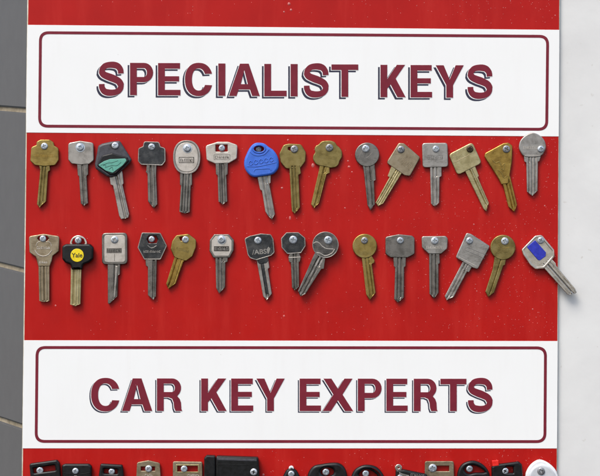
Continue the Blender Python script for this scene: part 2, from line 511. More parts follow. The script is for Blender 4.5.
key(1, 'large charcoal five-sided plastic-headed key with a mint green inlay', 'the five-sided charcoal key with green inlay', (116, 146),
    P([(98.9, 146), (103, 143.8), (112.6, 141.8), (120.5, 141.2), (132.6, 160.3), (129.6, 164.5), (117.3, 175.8), (111.5, 177.8), (107.5, 176.8), (96.2, 169), (95.6, 164.5)], 3),
    ([(109.5, 174), (111, 184.6), (113.5, 185.7), (119.6, 216), (121.3, 219)], [(123, 174), (124, 183.6), (122.8, 185), (129.6, 214.4), (128.8, 217.4)], (126, 218.6)), 'nickel',
    hmat='grey', hth=6.5, bev=2.4, extra=ex3, grooves=[(0.55, 0.13, 1.1), (0.85, 0.05, .6)], bth=3.2)
key(1, 'dark blackened steel key with stepped shoulders right of the green-inlaid key', 'the blackened key right of the green-inlaid one', (152, 147.2),
    P([(144.2, 141.7), (159.5, 142.2), (160.8, 146.8, 1), (165.6, 148.4), (165.8, 161.5), (162.5, 165.8), (141.5, 165), (138.3, 161.5), (138.7, 148.6), (143.4, 146.6, 1)], 2.6),
    ([(147, 165), (146.7, 170.5), (145.9, 172), (147.8, 174.2), (148.4, 201.6)], [(156.8, 165), (156.4, 175), (157.6, 204.6)], (154, 208.2)), 'steeld', bmat='steel', grooves=[(0.4, 0.12, 0.9), (0.8, 0.06, 0.6)],
    extra=lambda e, o, z: shape('rim', [P([(144.2, 141.7), (159.5, 142.2), (160.8, 146.8, 1), (165.6, 148.4), (165.8, 161.5), (162.5, 165.8), (141.5, 165), (138.3, 161.5), (138.7, 148.6), (143.4, 146.6, 1)], 2.6),
       P([(145.0, 142.5), (158.8, 143), (160.1, 147.6, 1), (164.7, 149), (164.9, 161.2), (162.1, 164.9), (141.9, 164.1), (139.2, 161.2), (139.6, 149.2), (144.1, 147.4, 1)], 2.2)], z - 0.6, z + 0.15, 'nickel', e, o, 0.2))
def ex5(e, o, z):
    shape('rim', [ell(187, 157.4, 13.6, 16.9, e=2.35), ell(187, 157.4, 12.0, 15.3, e=2.35)], z - 1, z + 0.3, 'nickel', e, o, 0.3)
    shape('panel', [ell(187, 157.4, 11.3, 14.6, e=2.35)], z - 1, z + 0.2, 'nickelp', e, o, 0.3)
    shape('maker_plate', [rrect(179.2, 157.2, 194.4, 163.2, 0.4), rrect(179.8, 157.8, 193.6, 162.6, 0.3)], z, z + 0.3, 'dark', e, o, 0.05)
    marks(180.6, 158.9, 193.2, 162.0, 'dark', e, o, z + 0.1, 11, h=0.2)
key(1, 'oval-headed silver key with a raised rim and small dark maker plate', 'the oval-headed silver key', (187.6, 148.5),
    ell(187, 157.4, 13.6, 16.9, e=2.35), ([(180.2, 172), (180.2, 184.8), (181.2, 186), (179.5, 212)], [(192.2, 172), (192.2, 184.8), (191, 186), (190, 212.4)], (185, 213.4)), 'steel', extra=ex5,
    grooves=G3, jag=1.8, flange=1, srad=5.0)
def ex6(e, o, z):
    shape('maker_plate', [rrect(214, 154.6, 230.4, 160, 0.4), rrect(214.5, 155.1, 229.9, 159.5, 0.3)], z - 0.1, z + 0.12, 'steel', e, o, 0.05)
    marks(215.4, 156, 229.4, 158.8, 'dark', e, o, z - 0.02, 23, h=0.1)
key(1, 'wide barrel-headed silver key with a rectangular slot behind its screw, left of the blue key', 'the slotted barrel-headed key left of the blue one', (222, 148.4),
    P([(205.8, 145.8), (217.9, 142), (228.4, 142), (237.7, 145.2), (237, 159), (229, 163.5), (215.5, 164), (206.8, 160.4)], 3),
    ([(215.7, 163), (216.1, 174.4), (217.8, 175.6), (218.6, 201.8)], [(228, 163), (227.8, 174.4), (226.5, 175.6), (227.4, 201.5)], (223, 204.4)), 'nickelp', bmat='steel',
    holes=[rrect(215.8, 145, 227.8, 151.8, 0.6)], extra=ex6, grooves=[(0.3, 0.1, .8), (0.62, 0.18, 1.2)], srad=3.4)
def ex7(e, o, z):
    shape('rim', [ell(259.2, 149.3, 6.7, 4.6), ell(259.2, 149.3, 5.2, 3.1)], z - 0.6, z + 0.7, 'blue', e, o, 0.45, 2)
    line('moulded_line', [(250.2, 152), (254.5, 155.2), (260, 155.7), (265, 154), (269, 149.6)], 0.9, 'blue', e, o, z, 0.5)
    obs = []
    for k in range(5):
        x = 249 + k * 5.1; y = 163.6 - k * 0.9
        c = smooth_open([(x + 3.4, y - 1.2), (x + 1.4, y - 2.3), (x, y + 0.4), (x + 2, y + 1.9), (x + 4, y + 0.2)])
        obs.append(shape('m', [stroke(c, 0.7)], z - 0.2, z + 0.45 + 0.01 * k, 'blue', e, o, 0.2, 1))
    merge('embossed_mark', obs, e)
    line('embossed_bar', [(254, 172), (255.5, 169.6), (262, 169), (269.5, 168.8), (271, 171)], 0.8, 'blue', e, o, z, 0.4)
    line('embossed_bar', [(247, 166.6), (256, 166.8), (266, 165), (276.5, 162.6)], 0.6, 'blue', e, o, z, 0.4)
key(1, 'bright blue plastic-headed key in the upper row', 'the blue plastic key head', (258.6, 149.3),
    smooth_closed([(258, 143), (264.3, 143.9), (268.8, 147.3), (273.6, 150.6), (277.6, 156.6), (279, 163.8), (277.6, 170.2), (272.4, 174.9), (263, 176.6), (254.5, 177.6), (248.9, 174.6), (244.9, 168.4), (244.4, 161), (246.8, 154.2), (249.9, 148.2), (253.6, 144.3)], 4),
    ([(257, 175), (260.1, 189.8), (262, 191), (265.4, 211.8), (268.4, 216.4)], [(270.9, 174), (270.7, 182.6), (269.4, 183.8), (275, 214.4)], (272, 219.6)), 'nickel',
    hmat='blue', hth=6.0, bev=2.2, holes=[ell(259.2, 149.3, 5.2, 3.1)], extra=ex7, smat='zincd', srad=3.2, srz=3.0, grooves=[(0.35, 0.1, 0.7), (0.62, 0.05, 0.6), (0.85, 0.12, 0.6)], bth=3)
key(1, 'brass key with rounded eight-sided head touching the blue key', 'the eight-sided brass key beside the blue one', (294.3, 149.4),
    P([(283.5, 145), (288.9, 143.8), (301, 144.4), (306, 152.4), (305.4, 162), (300, 169), (286, 169), (280.5, 162.4), (279.2, 154)], 4),
    ([(289.3, 166), (289.9, 177), (291.5, 206.8), (292, 211.4)], [(299.9, 166), (300.9, 173.6), (298.6, 175.4), (299.9, 207.6)], (294.9, 213.5)), 'brassd', grooves=G1,
    holes=[P([(288.2, 147.6), (292, 147.6), (292, 151.6), (288.2, 150)], 0.7)], smat='zincd', hth=2.5, bth=2.9)
key(1, 'brass key with clover-like scalloped head tilted to the left', 'the scalloped clover-headed brass key', (329.3, 148),
    smooth_closed([(318.6, 144.6), (321.4, 141.8), (325.4, 140.9), (330.5, 140.9), (334.6, 142.4), (336.9, 145.6), (339.6, 148), (341.9, 152), (341.9, 157.4), (339.8, 161), (338.6, 164.6), (335.8, 167.4), (330.5, 168.2), (325.4, 167), (319.8, 166.2), (315.4, 163.8), (313, 159.4), (313.4, 155.4), (315.0, 152.4), (314.6, 148.8), (316, 146)], 4),
    ([(320, 164), (318.9, 170.6), (311, 204.5)], [(329.5, 166), (329.6, 173.2), (326.6, 174.6), (319, 203.6)], (314, 208)), 'brassd', bmat='brass', smat='zincd', grooves=[(0.55, 0.12, 0.9), (0.85, 0.05, .5)],
    extra=lambda e, o, z: marks(318, 156, 336, 158.6, 'brassd', e, o, z, 8, h=0.12, rot=0.1))
key(1, 'scratched round-headed nickel key whose blade meets the tip of a tilted brassy key', 'the scratched round-headed nickel key', (365.5, 148.9),
    ell(367, 155, 12.2), ([(362.2, 164), (363.6, 171), (367.4, 205.4)], [(374.4, 163), (375.6, 180.1), (373.7, 180.9), (374.6, 204.4)], (370.4, 210.4)), 'steel', bmat='steel', grooves=[(0.68, 0.1, 1.0), (0.92, .05, .5), (0.2, 0.07, 0.5)],
    extra=lambda e, o, z: (marks(359, 157.5, 375, 160, 'steel', e, o, z, 37, h=0.15, rot=0.08), line('scribed_line', [(358, 160), (362, 152), (366, 158), (372, 153)], 0.4, 'steel', e, o, z, 0.08)))
key(1, 'pale brass diamond-set square key tilted so its blade points down left', 'the diamond-set pale brass key', (400.7, 149.8),
    P([(398.6, 143), (403.9, 143.6), (420.2, 157.6), (409.8, 176.6), (404.4, 175.8), (387.0, 163.8), (387.4, 160.8)], 2.6),
    ([(391, 167), (387.5, 176.2), (389.4, 177.4), (375.5, 202.8)], [(402.4, 172), (383.2, 203.6)], (378, 206.2)), 'bronze', bmat='brassp', smat='zincd', grooves=G3,
    extra=lambda e, o, z: marks(397, 160, 412, 166, 'bronze', e, o, z, 31, h=0.14, rot=0.72))
def ex12(e, o, z):
    shape('maker_plate', [rrect(427.4, 155.4, 442.4, 160, 0.3), rrect(427.8, 155.8, 442, 159.6, 0.2)], z - 0.1, z + 0.1, 'steel', e, o, 0.05)
    marks(428.6, 156.4, 441.8, 159, 'steel', e, o, z - .05, 5, h=0.12)
key(1, 'frosted nickel key with upright square head, between two tilted square keys', 'the upright square-headed nickel key in the upper row', (435.5, 149.3),
    P([(421.7, 143.2), (447.2, 143), (448, 167.4), (422.4, 168)], 3.2),
    ([(429.8, 167), (430.8, 203.6), (432, 205)], [(441.3, 167), (441.3, 176.3), (439.3, 177.5), (438.9, 202.8), (437.2, 204.6)], (434.6, 206.2)), 'nickel', extra=ex12, grooves=[(0.3, 0.1, .8), (0.72, 0.08, .6)])
key(1, 'pale straw-coloured square key held by a dark rusty screw, blade pointing down right', 'the pale straw-coloured square key', (469.5, 149.3),
    P([(448.2, 154.6), (472.0, 142.2), (481.6, 163.4), (457.2, 175.8)], 4),
    ([(464.6, 171), (481.5, 205.6), (483.4, 209.4)], [(475, 167), (478.6, 176.2), (477.2, 177), (488.5, 203)], (486, 211.4)), 'brassp', smat='rust', grooves=[(0.55, 0.08, 0.9), (0.8, 0.06, .5)],
    extra=lambda e, o, z: (marks(453, 154, 464, 157.6, 'brassp', e, o, z, 44, h=0.14, rot=-0.47), line('scribed_line', [(452.5, 163.5), (475, 151.8)], 0.5, 'bronze', e, o, z, 0.12)))
def ex14(e, o, z):
    line('embossed_figure', [(492, 160), (495, 163), (499, 162), (501, 166), (504, 164), (503, 170), (499.5, 168)], 0.7, 'brass', e, o, z, 0.3)
    line('embossed_figure', [(497, 170), (501, 173), (503.5, 178), (506.5, 176)], 0.7, 'brass', e, o, z, 0.3)
key(1, 'golden brass key with triangular wedge-shaped head', 'the wedge-shaped brass key', (505.9, 149.4),
    P([(484, 157, 1.5), (484.6, 153.4), (503, 143.4), (507.9, 142.8), (512, 146), (511.5, 162, 6), (509.4, 175, 1), (508, 184, 1), (500.9, 184.8, .5), (498, 178.9, 3)], 2.5),
    ([(500, 181.5), (502.9, 186), (508, 206.8)], [(509.3, 174.9), (516.6, 205)], (514, 212)), 'brasso', smat='zincd', extra=ex14, grooves=[(0.4, 0.08, 1.0), (0.75, .09, .7)])
key(1, 'speckled nickel key with wide rounded head overlapping the white upper sign', 'the rightmost key of the upper row, overlapping the sign', (540.3, 149.4),
    smooth_closed([(532.5, 133), (539, 135.5), (543.8, 140.4), (545.4, 147), (543.6, 152.6), (539.8, 156.8), (532, 157.8), (523.8, 156.8), (519.8, 152), (518.4, 146.6), (520.3, 140.2), (525.6, 135.3)], 4),
    ([(523.4, 156), (524, 161.6), (525.9, 163), (526.5, 191.8)], [(540.6, 156), (539, 161), (537.4, 162), (537, 191)], (531.9, 196)), 'nickel',
    extra=lambda e, o, z: (marks(523, 146.4, 537, 149.6, 'nickelp', e, o, z, 12, h=0.3), line('scribed_line', [(524, 155.6), (540, 155.6)], 0.6, 'nickelp', e, o, z - .1, .2)), grooves=G3)

# ================================================================== SECOND ROW
def exr1(e, o, z):
    line('embossed_arc', [(35.5, 250), (38.5, 254.2), (43.8, 256), (49, 254.4), (52.4, 250.2)], 0.8, 'nickelp', e, o, z, 0.4)
    line('embossed_arc', [(36.6, 246), (38, 242.6), (41, 241)], 0.5, 'nickelp', e, o, z, 0.3)
    line('embossed_arc', [(47.5, 241), (51, 242.8), (52, 246.2)], 0.5, 'nickelp', e, o, z, 0.3)
    marks(37.5, 246.4, 50.5, 249, 'nickelp', e, o, z, 17, h=0.3)
    marks(39.8, 261, 48.6, 263.2, 'nickelp', e, o, z, 18, h=0.2)
key(2, 'bronze-toned key with flared head and embossed smile-shaped arc', 'the flared bronze-toned key with the smile-shaped arc', (43.6, 238.7),
    P([(29.5, 236.2), (44.2, 233.8), (59.9, 236.2), (59.5, 251.4), (53.4, 256, 2), (52.4, 261, 1), (50.4, 266.5, .5), (38.9, 266.5, .5), (36.4, 257, 1), (30, 252.6)], 2.6),
    ([(38.9, 264), (39.8, 301)], [(50.6, 264), (50, 267.6), (49.9, 301)], (45, 302)), 'bronze', holes=[P([(38, 238.5), (40, 236.2), (47.4, 236.2), (49.4, 238.5), (47.4, 240.8), (40, 240.8)], 0.6)],
    extra=exr1, grooves=[(0.2, 0.06, .6), (0.5, 0.08, 0.8), (.8, .06, .6)], jag=1.6, srad=3.3)
# yellow-disc key
e = root((78.6, 240.4), 'black rubber-headed key with a yellow Yale disc and a steel loop on top', 2)
o = (78.6, 240.4)
shape('loop', [ell(79, 243.8, 8.5), P([(72, 244.2), (74, 239), (79, 237), (84, 239), (86, 244.2)], 1.5)], 2, 4.6, 'chrome', e, o, 0.5)
hd = shape('head', [P([(63, 246), (67, 243.9), (91, 243.9), (94.4, 247.5), (94, 259), (90, 262.6), (84, 264.9), (83.4, 269.4, .6), (72.3, 269.4, .6), (71.4, 264.9), (66, 262.6), (63, 259)], 3.2)], 1.2, 8, 'black', e, o, 2.2, 4)
dsc = shape('disc', [ell(78.2, 255.2, 6.6)], 7.6, 8.6, 'yellow', e, o, 0.3)
letters('lettering', 'Yale', 78.2, 255.3, 6.2, 8.5, 8.8, 'ink', dsc, o, off=0.07, sx=1.0)
blade([(71.5, 268), (70.8, 304.5)], [(82.1, 268), (81, 304)], (76, 306), 'brassp', e, o, 2.2, 3, [(0.3, 0.1, 1.0), (0.62, .05, .5), (.85, .06, .6)], 1.6)
add_screw(78.8, 240.4, 4.8, 'the steel loop of the black key with the yellow disc', 'zinc', 3.4)

def exr3(e, o, z):
    shape('panel', [P([(104.8, 235.2), (125.4, 235), (125.6, 262), (104.9, 262)], 3)], z - 0.5, z + 0.3, 'nickelp', e, o, 0.2)
    shape('maker_plate', [rrect(107, 248, 122.2, 253, 0.3)], z + 0.1, z + 0.42, 'steel', e, o, 0.1)
    marks(107.8, 248.9, 121.8, 252.1, 'dark', e, o, z + 0.35, 15, h=0.1)
    shape('milled_flank', [P([(115.9, 266), (118.2, 266), (115.8, 296.5), (113.6, 298.5)], .5)], z - 1.8, z - 0.5, 'nickel', e, o, 0.4)
    line('scribed_line', [(115, 253.6), (115, 261)], 0.5, 'steel', e, o, z + 0.3, 0.1)
key(2, 'tall rounded-rectangle steel key with a pale panel and dark maker plate', 'the tall rounded-rectangle key with pale panel', (115, 239.7),
    P([(102.2, 233), (127.6, 232.6), (128, 264.4), (102.4, 264.6)], 4.2),
    ([(108, 263), (108.3, 303)], [(120.6, 263), (120.2, 274.2), (118.4, 275), (117.8, 296)], (109.6, 304)), 'steel', extra=exr3, grooves=[(0.78, 0.20, 1.3)], srad=4.0)
key(2, 'dark six-sided key with a slot behind its screw', 'the dark six-sided key', (152, 239.2),
    P([(142.2, 232.6), (160.8, 232.9), (167.3, 245.8), (161, 259.6), (144.6, 259.6), (138, 247.6)], 1.6),
    ([(145.8, 259), (146.1, 265.6), (148.2, 266.8), (148.2, 295)], [(157.1, 259), (156.2, 296.3)], (153.6, 299.6)), 'steeld', bmat='steel', grooves=[(0.68, 0.15, 0.9)],
    holes=[P([(147.4, 239.6), (149, 236), (156.6, 236), (158.2, 239.6), (156.6, 243), (149, 243)], 0.6)],
    extra=lambda e, o, z: (marks(144, 250.4, 161, 252.6, 'nickel', e, o, z, 9, h=0.15), line('embossed_arc', [(148, 245.4), (152, 248), (157, 245.6)], 0.6, 'nickel', e, o, z, 0.15),
       shape('rim', [P([(142.2, 232.6), (160.8, 232.9), (167.3, 245.8), (161, 259.6), (144.6, 259.6), (138, 247.6)], 1.6), P([(142.9, 233.5), (160.2, 233.8), (166.3, 245.8), (160.4, 258.7), (145.2, 258.7), (139, 247.6)], 1.6)], z - .5, z + 0.15, 'nickel', e, o, 0.2)), srad=3.3)
key(2, 'short golden brass key tilted to the left, just right of the six-sided key', 'the tilted brass key beside the six-sided one', (185.7, 239.6),
    P([(176.5, 235.2), (188.6, 233.8), (196.4, 239.8), (196.2, 247.5), (192.8, 256.4), (186.1, 261.3), (181, 259.6), (174.6, 257.6), (170.8, 249), (172.4, 241)], 3.4),
    ([(175.4, 255), (166.4, 283.8)], [(186.1, 259.5), (183.5, 262.2), (176, 283.6)], (168.6, 288.8)), 'brass', bmat='brasso', grooves=[(0.35, 0.1, 0.9), (0.8, .05, .5)],
    holes=[P([(179.6, 237.8), (184, 236.6), (184, 241), (181, 240.6)], 0.6)], extra=lambda e, o, z: marks(176.5, 248.6, 189, 251, 'brassd', e, o, z, 19, h=0.12, rot=0.3))
def exr6(e, o, z):
    shape('panel', [P([(212, 240.8), (215.6, 236.2), (228.2, 236.2), (231.9, 240.8), (231.7, 250), (228.8, 255.8), (215, 255.8), (211.8, 250.6)], 1.4)], z - 0.5, z + 0.3, 'nickelp', e, o, 0.2)
    shape('maker_plate', [rrect(214.2, 246.2, 229.2, 251.2, 0.3)], z + 0.1, z + 0.42, 'dark', e, o, 0.1)
    marks(215, 247.2, 228.8, 250.2, 'nickel', e, o, z + 0.4, 27, h=0.1)
key(2, 'small steel key with chamfered head, pale panel and black maker plate', 'the chamfered key with pale panel and black plate', (221.7, 239.6),
    P([(210, 240.1), (214.4, 234.2), (229, 234.2), (234.1, 240.1), (233.8, 250.6), (229.8, 258), (213.6, 258), (209.6, 251.1)], 1.6),
    ([(215.5, 257), (216.3, 288)], [(228, 257), (227.7, 261.6), (225.5, 262.5), (225.2, 287.2)], (219.4, 293.2)), 'steel', bmat='steel', extra=exr6, grooves=[(0.3, .1, .9), (.7, .12, .6)], flange=1, srad=4.7)
def exr7(e, o, z):
    hp = [(244.6, 238.6), (250, 236), (261, 233.6), (271, 234.4), (273.4, 239), (274.6, 252.6), (271.4, 255.7), (267, 257, 1), (256.4, 260.2, 2), (250.3, 258.2), (247.8, 254.8)]
    cx, cy = 260, 246.8
    inner = [(cx + (x - cx) * 0.94, cy + (y - cy) * 0.93) for x, y, *_ in hp]
    shape('rim', [P(hp, 2.4), P(inner, 2.2)], z - 0.5, z + 0.15, 'nickel', e, o, 0.2)
    shape('blade_groove', [P([(260.2, 258), (265, 257.6), (269.0, 292.5), (266.6, 294.6)], .6)], z - 1.6, z - 0.45, 'steeld', e, o, 0.2)
    shape('neck', [P([(256.6, 256), (267.6, 255), (268.4, 261), (266, 263.4), (259.4, 264), (257.4, 261.6)], .8)], z - 1.6, z - 0.15, 'steeld', e, o, 0.3)
    letters('lettering', '/ABS', 259.6, 252.0, 6.6, z - 0.1, z + 0.25, 'nickel', e, o, off=0.1, rot=0.08, sx=1.12)
    shape('embossed_mark', [P([(266.6, 249.4), (268.6, 246.8), (270.6, 248.6), (269.4, 252), (268, 254.6)], 0.5)], z - 0.1, z + 0.25, 'nickel', e, o, 0.1)
key(2, 'black-headed key marked ABS with a dark-grooved bright blade', 'the black key marked ABS', (258, 240.4),
    P([(244.6, 238.6), (250, 236), (261, 233.6), (271, 234.4), (273.4, 239), (274.6, 252.6), (271.4, 255.7), (267, 257, 1), (256.4, 260.2, 2), (250.3, 258.2), (247.8, 254.8)], 2.6),
    ([(256.4, 256), (257.2, 263), (263.2, 296.3)], [(267.7, 255), (269.5, 267.6), (268, 269), (271.8, 293.8)], (266.8, 299.8)), 'steeld', bmat='nickel', extra=exr7, grooves=[(0.5, 0.18, 1.4)])
key(2, 'small dark octagonal-headed key with a collar, its blade crossed at the tip', 'the small octagonal-headed dark key', (293.2, 239.8),
    P([(286.4, 232.5), (298.4, 232.3), (305.2, 238), (305.6, 246), (301, 253.2), (287.4, 254), (281.6, 247.5), (281.1, 238.4)], 1.6),
    ([(290.2, 253), (288.4, 257.1), (288.9, 261.6), (290.8, 262.4), (292, 287.4)], [(299.1, 253), (300.9, 257.4), (300, 261.4), (298.8, 262.2), (299.1, 286.4)], (295, 290.4)), 'steeld', bmat='steel', srad=4.0,
    extra=lambda e, o, z: (shape('rim', [P([(286.4, 232.5), (298.4, 232.3), (305.2, 238), (305.6, 246), (301, 253.2), (287.4, 254), (281.6, 247.5), (281.1, 238.4)], 1.6), P([(286.8, 233.4), (298, 233.2), (304.3, 238.4), (304.7, 245.8), (300.5, 252.3), (287.8, 253.1), (282.5, 247.2), (282, 238.8)], 1.6)], z - .5, z + 0.15, 'nickel', e, o, 0.2),
       line('collar', [(288.7, 257.6), (300.6, 257)], 0.8, 'nickelp', e, o, z - 0.4, 0.3)), grooves=[(0.35, 0.1, .9), (0.7, .1, .7)])
key(2, 'dark round-headed key with an engraved wavy band, blade tilted down left', 'the round dark key with the wavy band', (328, 240.2),
    ell(325.4, 244.8, 13.1), ([(313.6, 255.4), (298, 291)], [(325.4, 257), (323.8, 268.6), (321.4, 268.8), (305.7, 293.6)], (300.4, 296.4)), 'gunmetal', bmat='steel', srad=4.2, zb=4.2,
    extra=lambda e, o, z: (line('engraved_wave', [(313.4, 243.4), (316, 242), (319, 242.8), (322.5, 246.4), (327, 248.6), (333.5, 249)], 0.7, 'nickelp', e, o, z, 0.15),
       line('engraved_wave', [(316.4, 252.6), (320, 253), (325, 255.6), (331.5, 253.2), (334.5, 249)], 0.7, 'nickelp', e, o, z, 0.15),
       shape('rim', [ell(325.4, 244.8, 13.1), ell(325.4, 244.8, 12.3)], z - .5, z + 0.15, 'nickel', e, o, 0.2)), grooves=[(0.35, 0.1, .9), (0.68, .09, .9)])
key(2, 'round-headed olive brass key standing nearly upright in the second row', 'the nearly upright round olive brass key', (364.3, 240.5),
    ell(364.6, 246.1, 12.3), ([(361.4, 256), (366.1, 294.5)], [(370.9, 255), (374.4, 260.4), (374.2, 262.6), (371.6, 264), (375.4, 292.8)], (369.6, 299.8)), 'brass', smat='zincd',
    extra=lambda e, o, z: marks(359, 251.4, 370.4, 254.4, 'brassd', e, o, z, 21, h=0.15), grooves=[(0.4, 0.08, .7), (0.75, .08, .7)])
key(2, 'broad plain nickel key with slightly domed top, just right of an upright brass key', 'the broad plain nickel key beside the upright brass one', (400, 240.5),
    P([(385.2, 236.8), (398.6, 234.2), (412, 235.6), (414.4, 238.2), (414.4, 254.2), (407.5, 257.7), (390.5, 257.7), (385.2, 254)], 2.8),
    ([(393.2, 257), (393.6, 266.2), (395, 267.4), (394.1, 299)], [(405.7, 257), (405.4, 266.2), (403.9, 267.4), (403.6, 297.2)], (397.8, 302.4)), 'steel', grooves=[(0.3, 0.08, .7), (0.68, .1, .8)])
key(2, 'small frosted nickel key with a flared head tapering to the blade', 'the small flared frosted nickel key', (434.3, 240.7),
    P([(421.2, 236.2), (445.8, 235.9, 3), (447.6, 238.9), (446.9, 248.8), (440.9, 254), (428.4, 254), (421.7, 247.6)], 2.6),
    ([(428.9, 253), (429.3, 293.8)], [(439.1, 253), (439.6, 263.2), (438.2, 264), (438.2, 292.8)], (433.8, 298.4)), 'nickel', bmat='steel',
    extra=lambda e, o, z: marks(426, 246, 442.5, 248.6, 'nickelp', e, o, z, 25, h=0.2), grooves=[(0.3, 0.1, .8), (0.7, .08, .8)])
key(2, 'frosted nickel square key set on its corner, blade pointing down left', 'the cornerwise square nickel key', (469.1, 240.7),
    P([(466.2, 232.6), (471, 234), (489.8, 246.2), (477.4, 269.4), (472.4, 267.9), (455.4, 257.6), (456.6, 254)], 2.2),
    ([(462.3, 262), (444.5, 296.2)], [(471.6, 266.8), (468.8, 272), (466.8, 271.6), (453.4, 297)], (446.4, 300)), 'nickel',
    extra=lambda e, o, z: (line('scribed_line', [(458.5, 257), (476.2, 266.4)], 0.7, 'nickelp', e, o, z, 0.2), line('scribed_line', [(466, 247), (486.5, 255.2)], 0.4, 'steel', e, o, z, 0.12),
       line('scribed_line', [(464.5, 250), (484.5, 258.8)], 0.4, 'steel', e, o, z, 0.12)), grooves=[(0.35, 0.1, .8), (0.7, .08, .8)])
key(2, 'round-headed brown brass key tilted to the left beside the key with a blue patch', 'the tilted round brown brass key', (504.3, 241.1),
    ell(502.5, 247.4, 12.6), ([(494.4, 256.5), (492.4, 269), (485.1, 291.6)], [(505.6, 259), (504.6, 264.8), (502.9, 265.6), (493.8, 292.4)], (487.8, 296.7)), 'brassd',
    extra=lambda e, o, z: (marks(495, 250, 509, 252.8, 'brassd', e, o, z, 29, h=0.15, rot=-0.1), line('scribed_line', [(496, 242), (502, 248), (509, 247)], 0.4, 'brasso', e, o, z, 0.12)), grooves=[(0.55, 0.07, .8)])
# chrome key with blue patch
e = root((539.7, 240), 'shiny silver key with a blue patch, its double blade sticking out over the white wall', 2); o = (539.7, 240)
HP = P([(520.9, 249.6), (534.4, 235.8), (540.8, 234.8, 3), (553.2, 249.8), (553.6, 256.6), (543.8, 268.4, 3), (534.6, 269.2, 3), (529.6, 265.2), (522.4, 254.6)], 2.6)
shape('head', [HP], 1.6, 5.4, 'chrome', e, o, 1.0, 3)
shape('rim', [P([(520.9, 249.6), (534.4, 235.8), (540.8, 234.8, 3), (553.2, 249.8), (553.6, 256.6), (543.8, 268.4, 3), (534.6, 269.2, 3), (529.6, 265.2), (522.4, 254.6)], 2.6),
              P([(523.2, 249.9), (534.9, 238.1), (540, 237.2), (551.2, 250.4), (551.6, 256), (542.8, 266.2, 3), (535.4, 266.9, 3), (531, 263.6), (524.4, 254)], 2.2)], 4.8, 6.1, 'chrome', e, o, 0.5)
shape('patch', [P([(526.0, 247), (534.2, 240), (545.2, 252.4), (544.8, 256.2), (539.2, 260.4), (537.2, 260)], 1.2)], 5.2, 6.5, 'dblue', e, o, 0.4)
ax = Vector((23.2, 26.6)).normalized(); nn = Vector((-ax.y, ax.x))
def alongp(t, s): p = Vector((546.5, 263.6)) + ax * t + nn * s; return (p.x, p.y)
blade([alongp(-3, 5.4), alongp(36, 5.0), alongp(37.5, 4.2)], [alongp(-3, .6), alongp(38, .4)], alongp(39, 1.4), 'chrome', e, o, 2.6, 3.2, [(0.5, .12, .7)])
blade([alongp(-3, -.5), alongp(40, -.6), alongp(41, -1.4)], [alongp(-3, -6.2), alongp(5, -6.6), alongp(7, -5.4), alongp(37, -4.8)], alongp(41, -3.4), 'chrome', e, o, 2.6, 2.9, [(0.5, .14, .8)])
shape('blade_core', [P([alongp(-2, 0.9), alongp(36.5, .7), alongp(36.5, -.9), alongp(-2, -.9)], .2)], 2.8, 4.2, 'steel', e, o, 0.1)
add_screw(539.9, 240.4, 6.4, 'the silver key with the blue patch', 'zinc', 3.5)

# ================================================================== BOTTOM ROW (car keys, cut off by the frame)
def car(label, phrase, scr, head, mat, hth, bev, sx, holes=(), extra=None, smat='zinc', srad=3.35, res=3, bmat='nickel', srz=None, bw=10.5, by=None):
    e = root(scr, label, 3)
    shape('head', [head] + list(holes), 1.3, 1.3 + hth, mat, e, scr, bev, res)
    y0 = max(p[1] for p in head) - 3
    blade([(sx - bw / 2, y0), (sx - bw / 2 + .4, y0 + 34)], [(sx + bw / 2, y0), (sx + bw / 2 - .4, y0 + 32)], (sx - 1, y0 + 38), bmat, e, scr, 1.6, min(2.6, hth - .6), G1)
    if extra: extra(e, scr, 1.3 + hth)
    if phrase: add_screw(scr[0], scr[1], srz if srz is not None else 1.3 + hth + 0.3, phrase, smat, srad)
    return e

car('black plastic car key with a long slot, at the bottom left corner of the board', 'the slotted black car key at the bottom left', (40.7, 469.7),
    P([(30.2, 462.8), (57.8, 459), (60.4, 462), (62.4, 490), (56, 497), (38, 499), (32.5, 492)], 2.4), 'black', 5.5, 1.6, 47,
    holes=[P([(34, 467.4), (55.6, 464.2), (56.4, 469.6), (34.6, 472.4)], 1)], srz=5.4)
car('black car key with broad rounded shoulders, second along the bottom edge', 'the black car key with broad rounded shoulders', (76.3, 470),
    P([(62.6, 464.2), (66, 463), (89.5, 463), (92.6, 465), (92, 486), (86, 497), (70, 497), (63.4, 486)], 3.6), 'black', 5.5, 2.0, 78,
    extra=lambda e, o, z: (line('moulded_line', [(64.6, 471.8), (72, 473.2)], 0.5, 'black', e, o, z, 0.4), line('moulded_line', [(80.6, 473.2), (90.6, 471.8)], 0.5, 'black', e, o, z, 0.4), shape('badge', [P([(75, 474.5), (78, 474.5), (78.6, 484), (74.4, 484)], .5)], z - .1, z + .3, 'nickel', e, o, .1)))
car('tapered black plastic car key right of the one with rounded shoulders', 'the tapered black car key', (112.3, 470.7),
    P([(101, 462.8), (123.2, 464), (126, 489), (119, 498), (104, 498), (97.4, 488)], 2.0), 'black', 5.5, 1.8, 111.5,
    holes=[P([(104.6, 468), (118, 468.6), (118, 473), (104.4, 472.6)], 1)], srz=5.2)
car('bronze-toned arched metal car key with a wide slot', 'the arched bronze-toned car key', (149, 468),
    P([(137.4, 461.8), (148.7, 459.8), (160.2, 462.4), (161.4, 485), (154, 494), (143, 494), (136.2, 485)], 2.4), 'bronze', 3.2, 0.5, 148.6,
    holes=[rrect(141.3, 466, 155.3, 470.2, 0.5)], srad=3.5, srz=4.6, extra=lambda e, o, z: marks(145.4, 473.4, 152, 478, 'nickelp', e, o, z, 2, h=0.3), bmat='bronze')
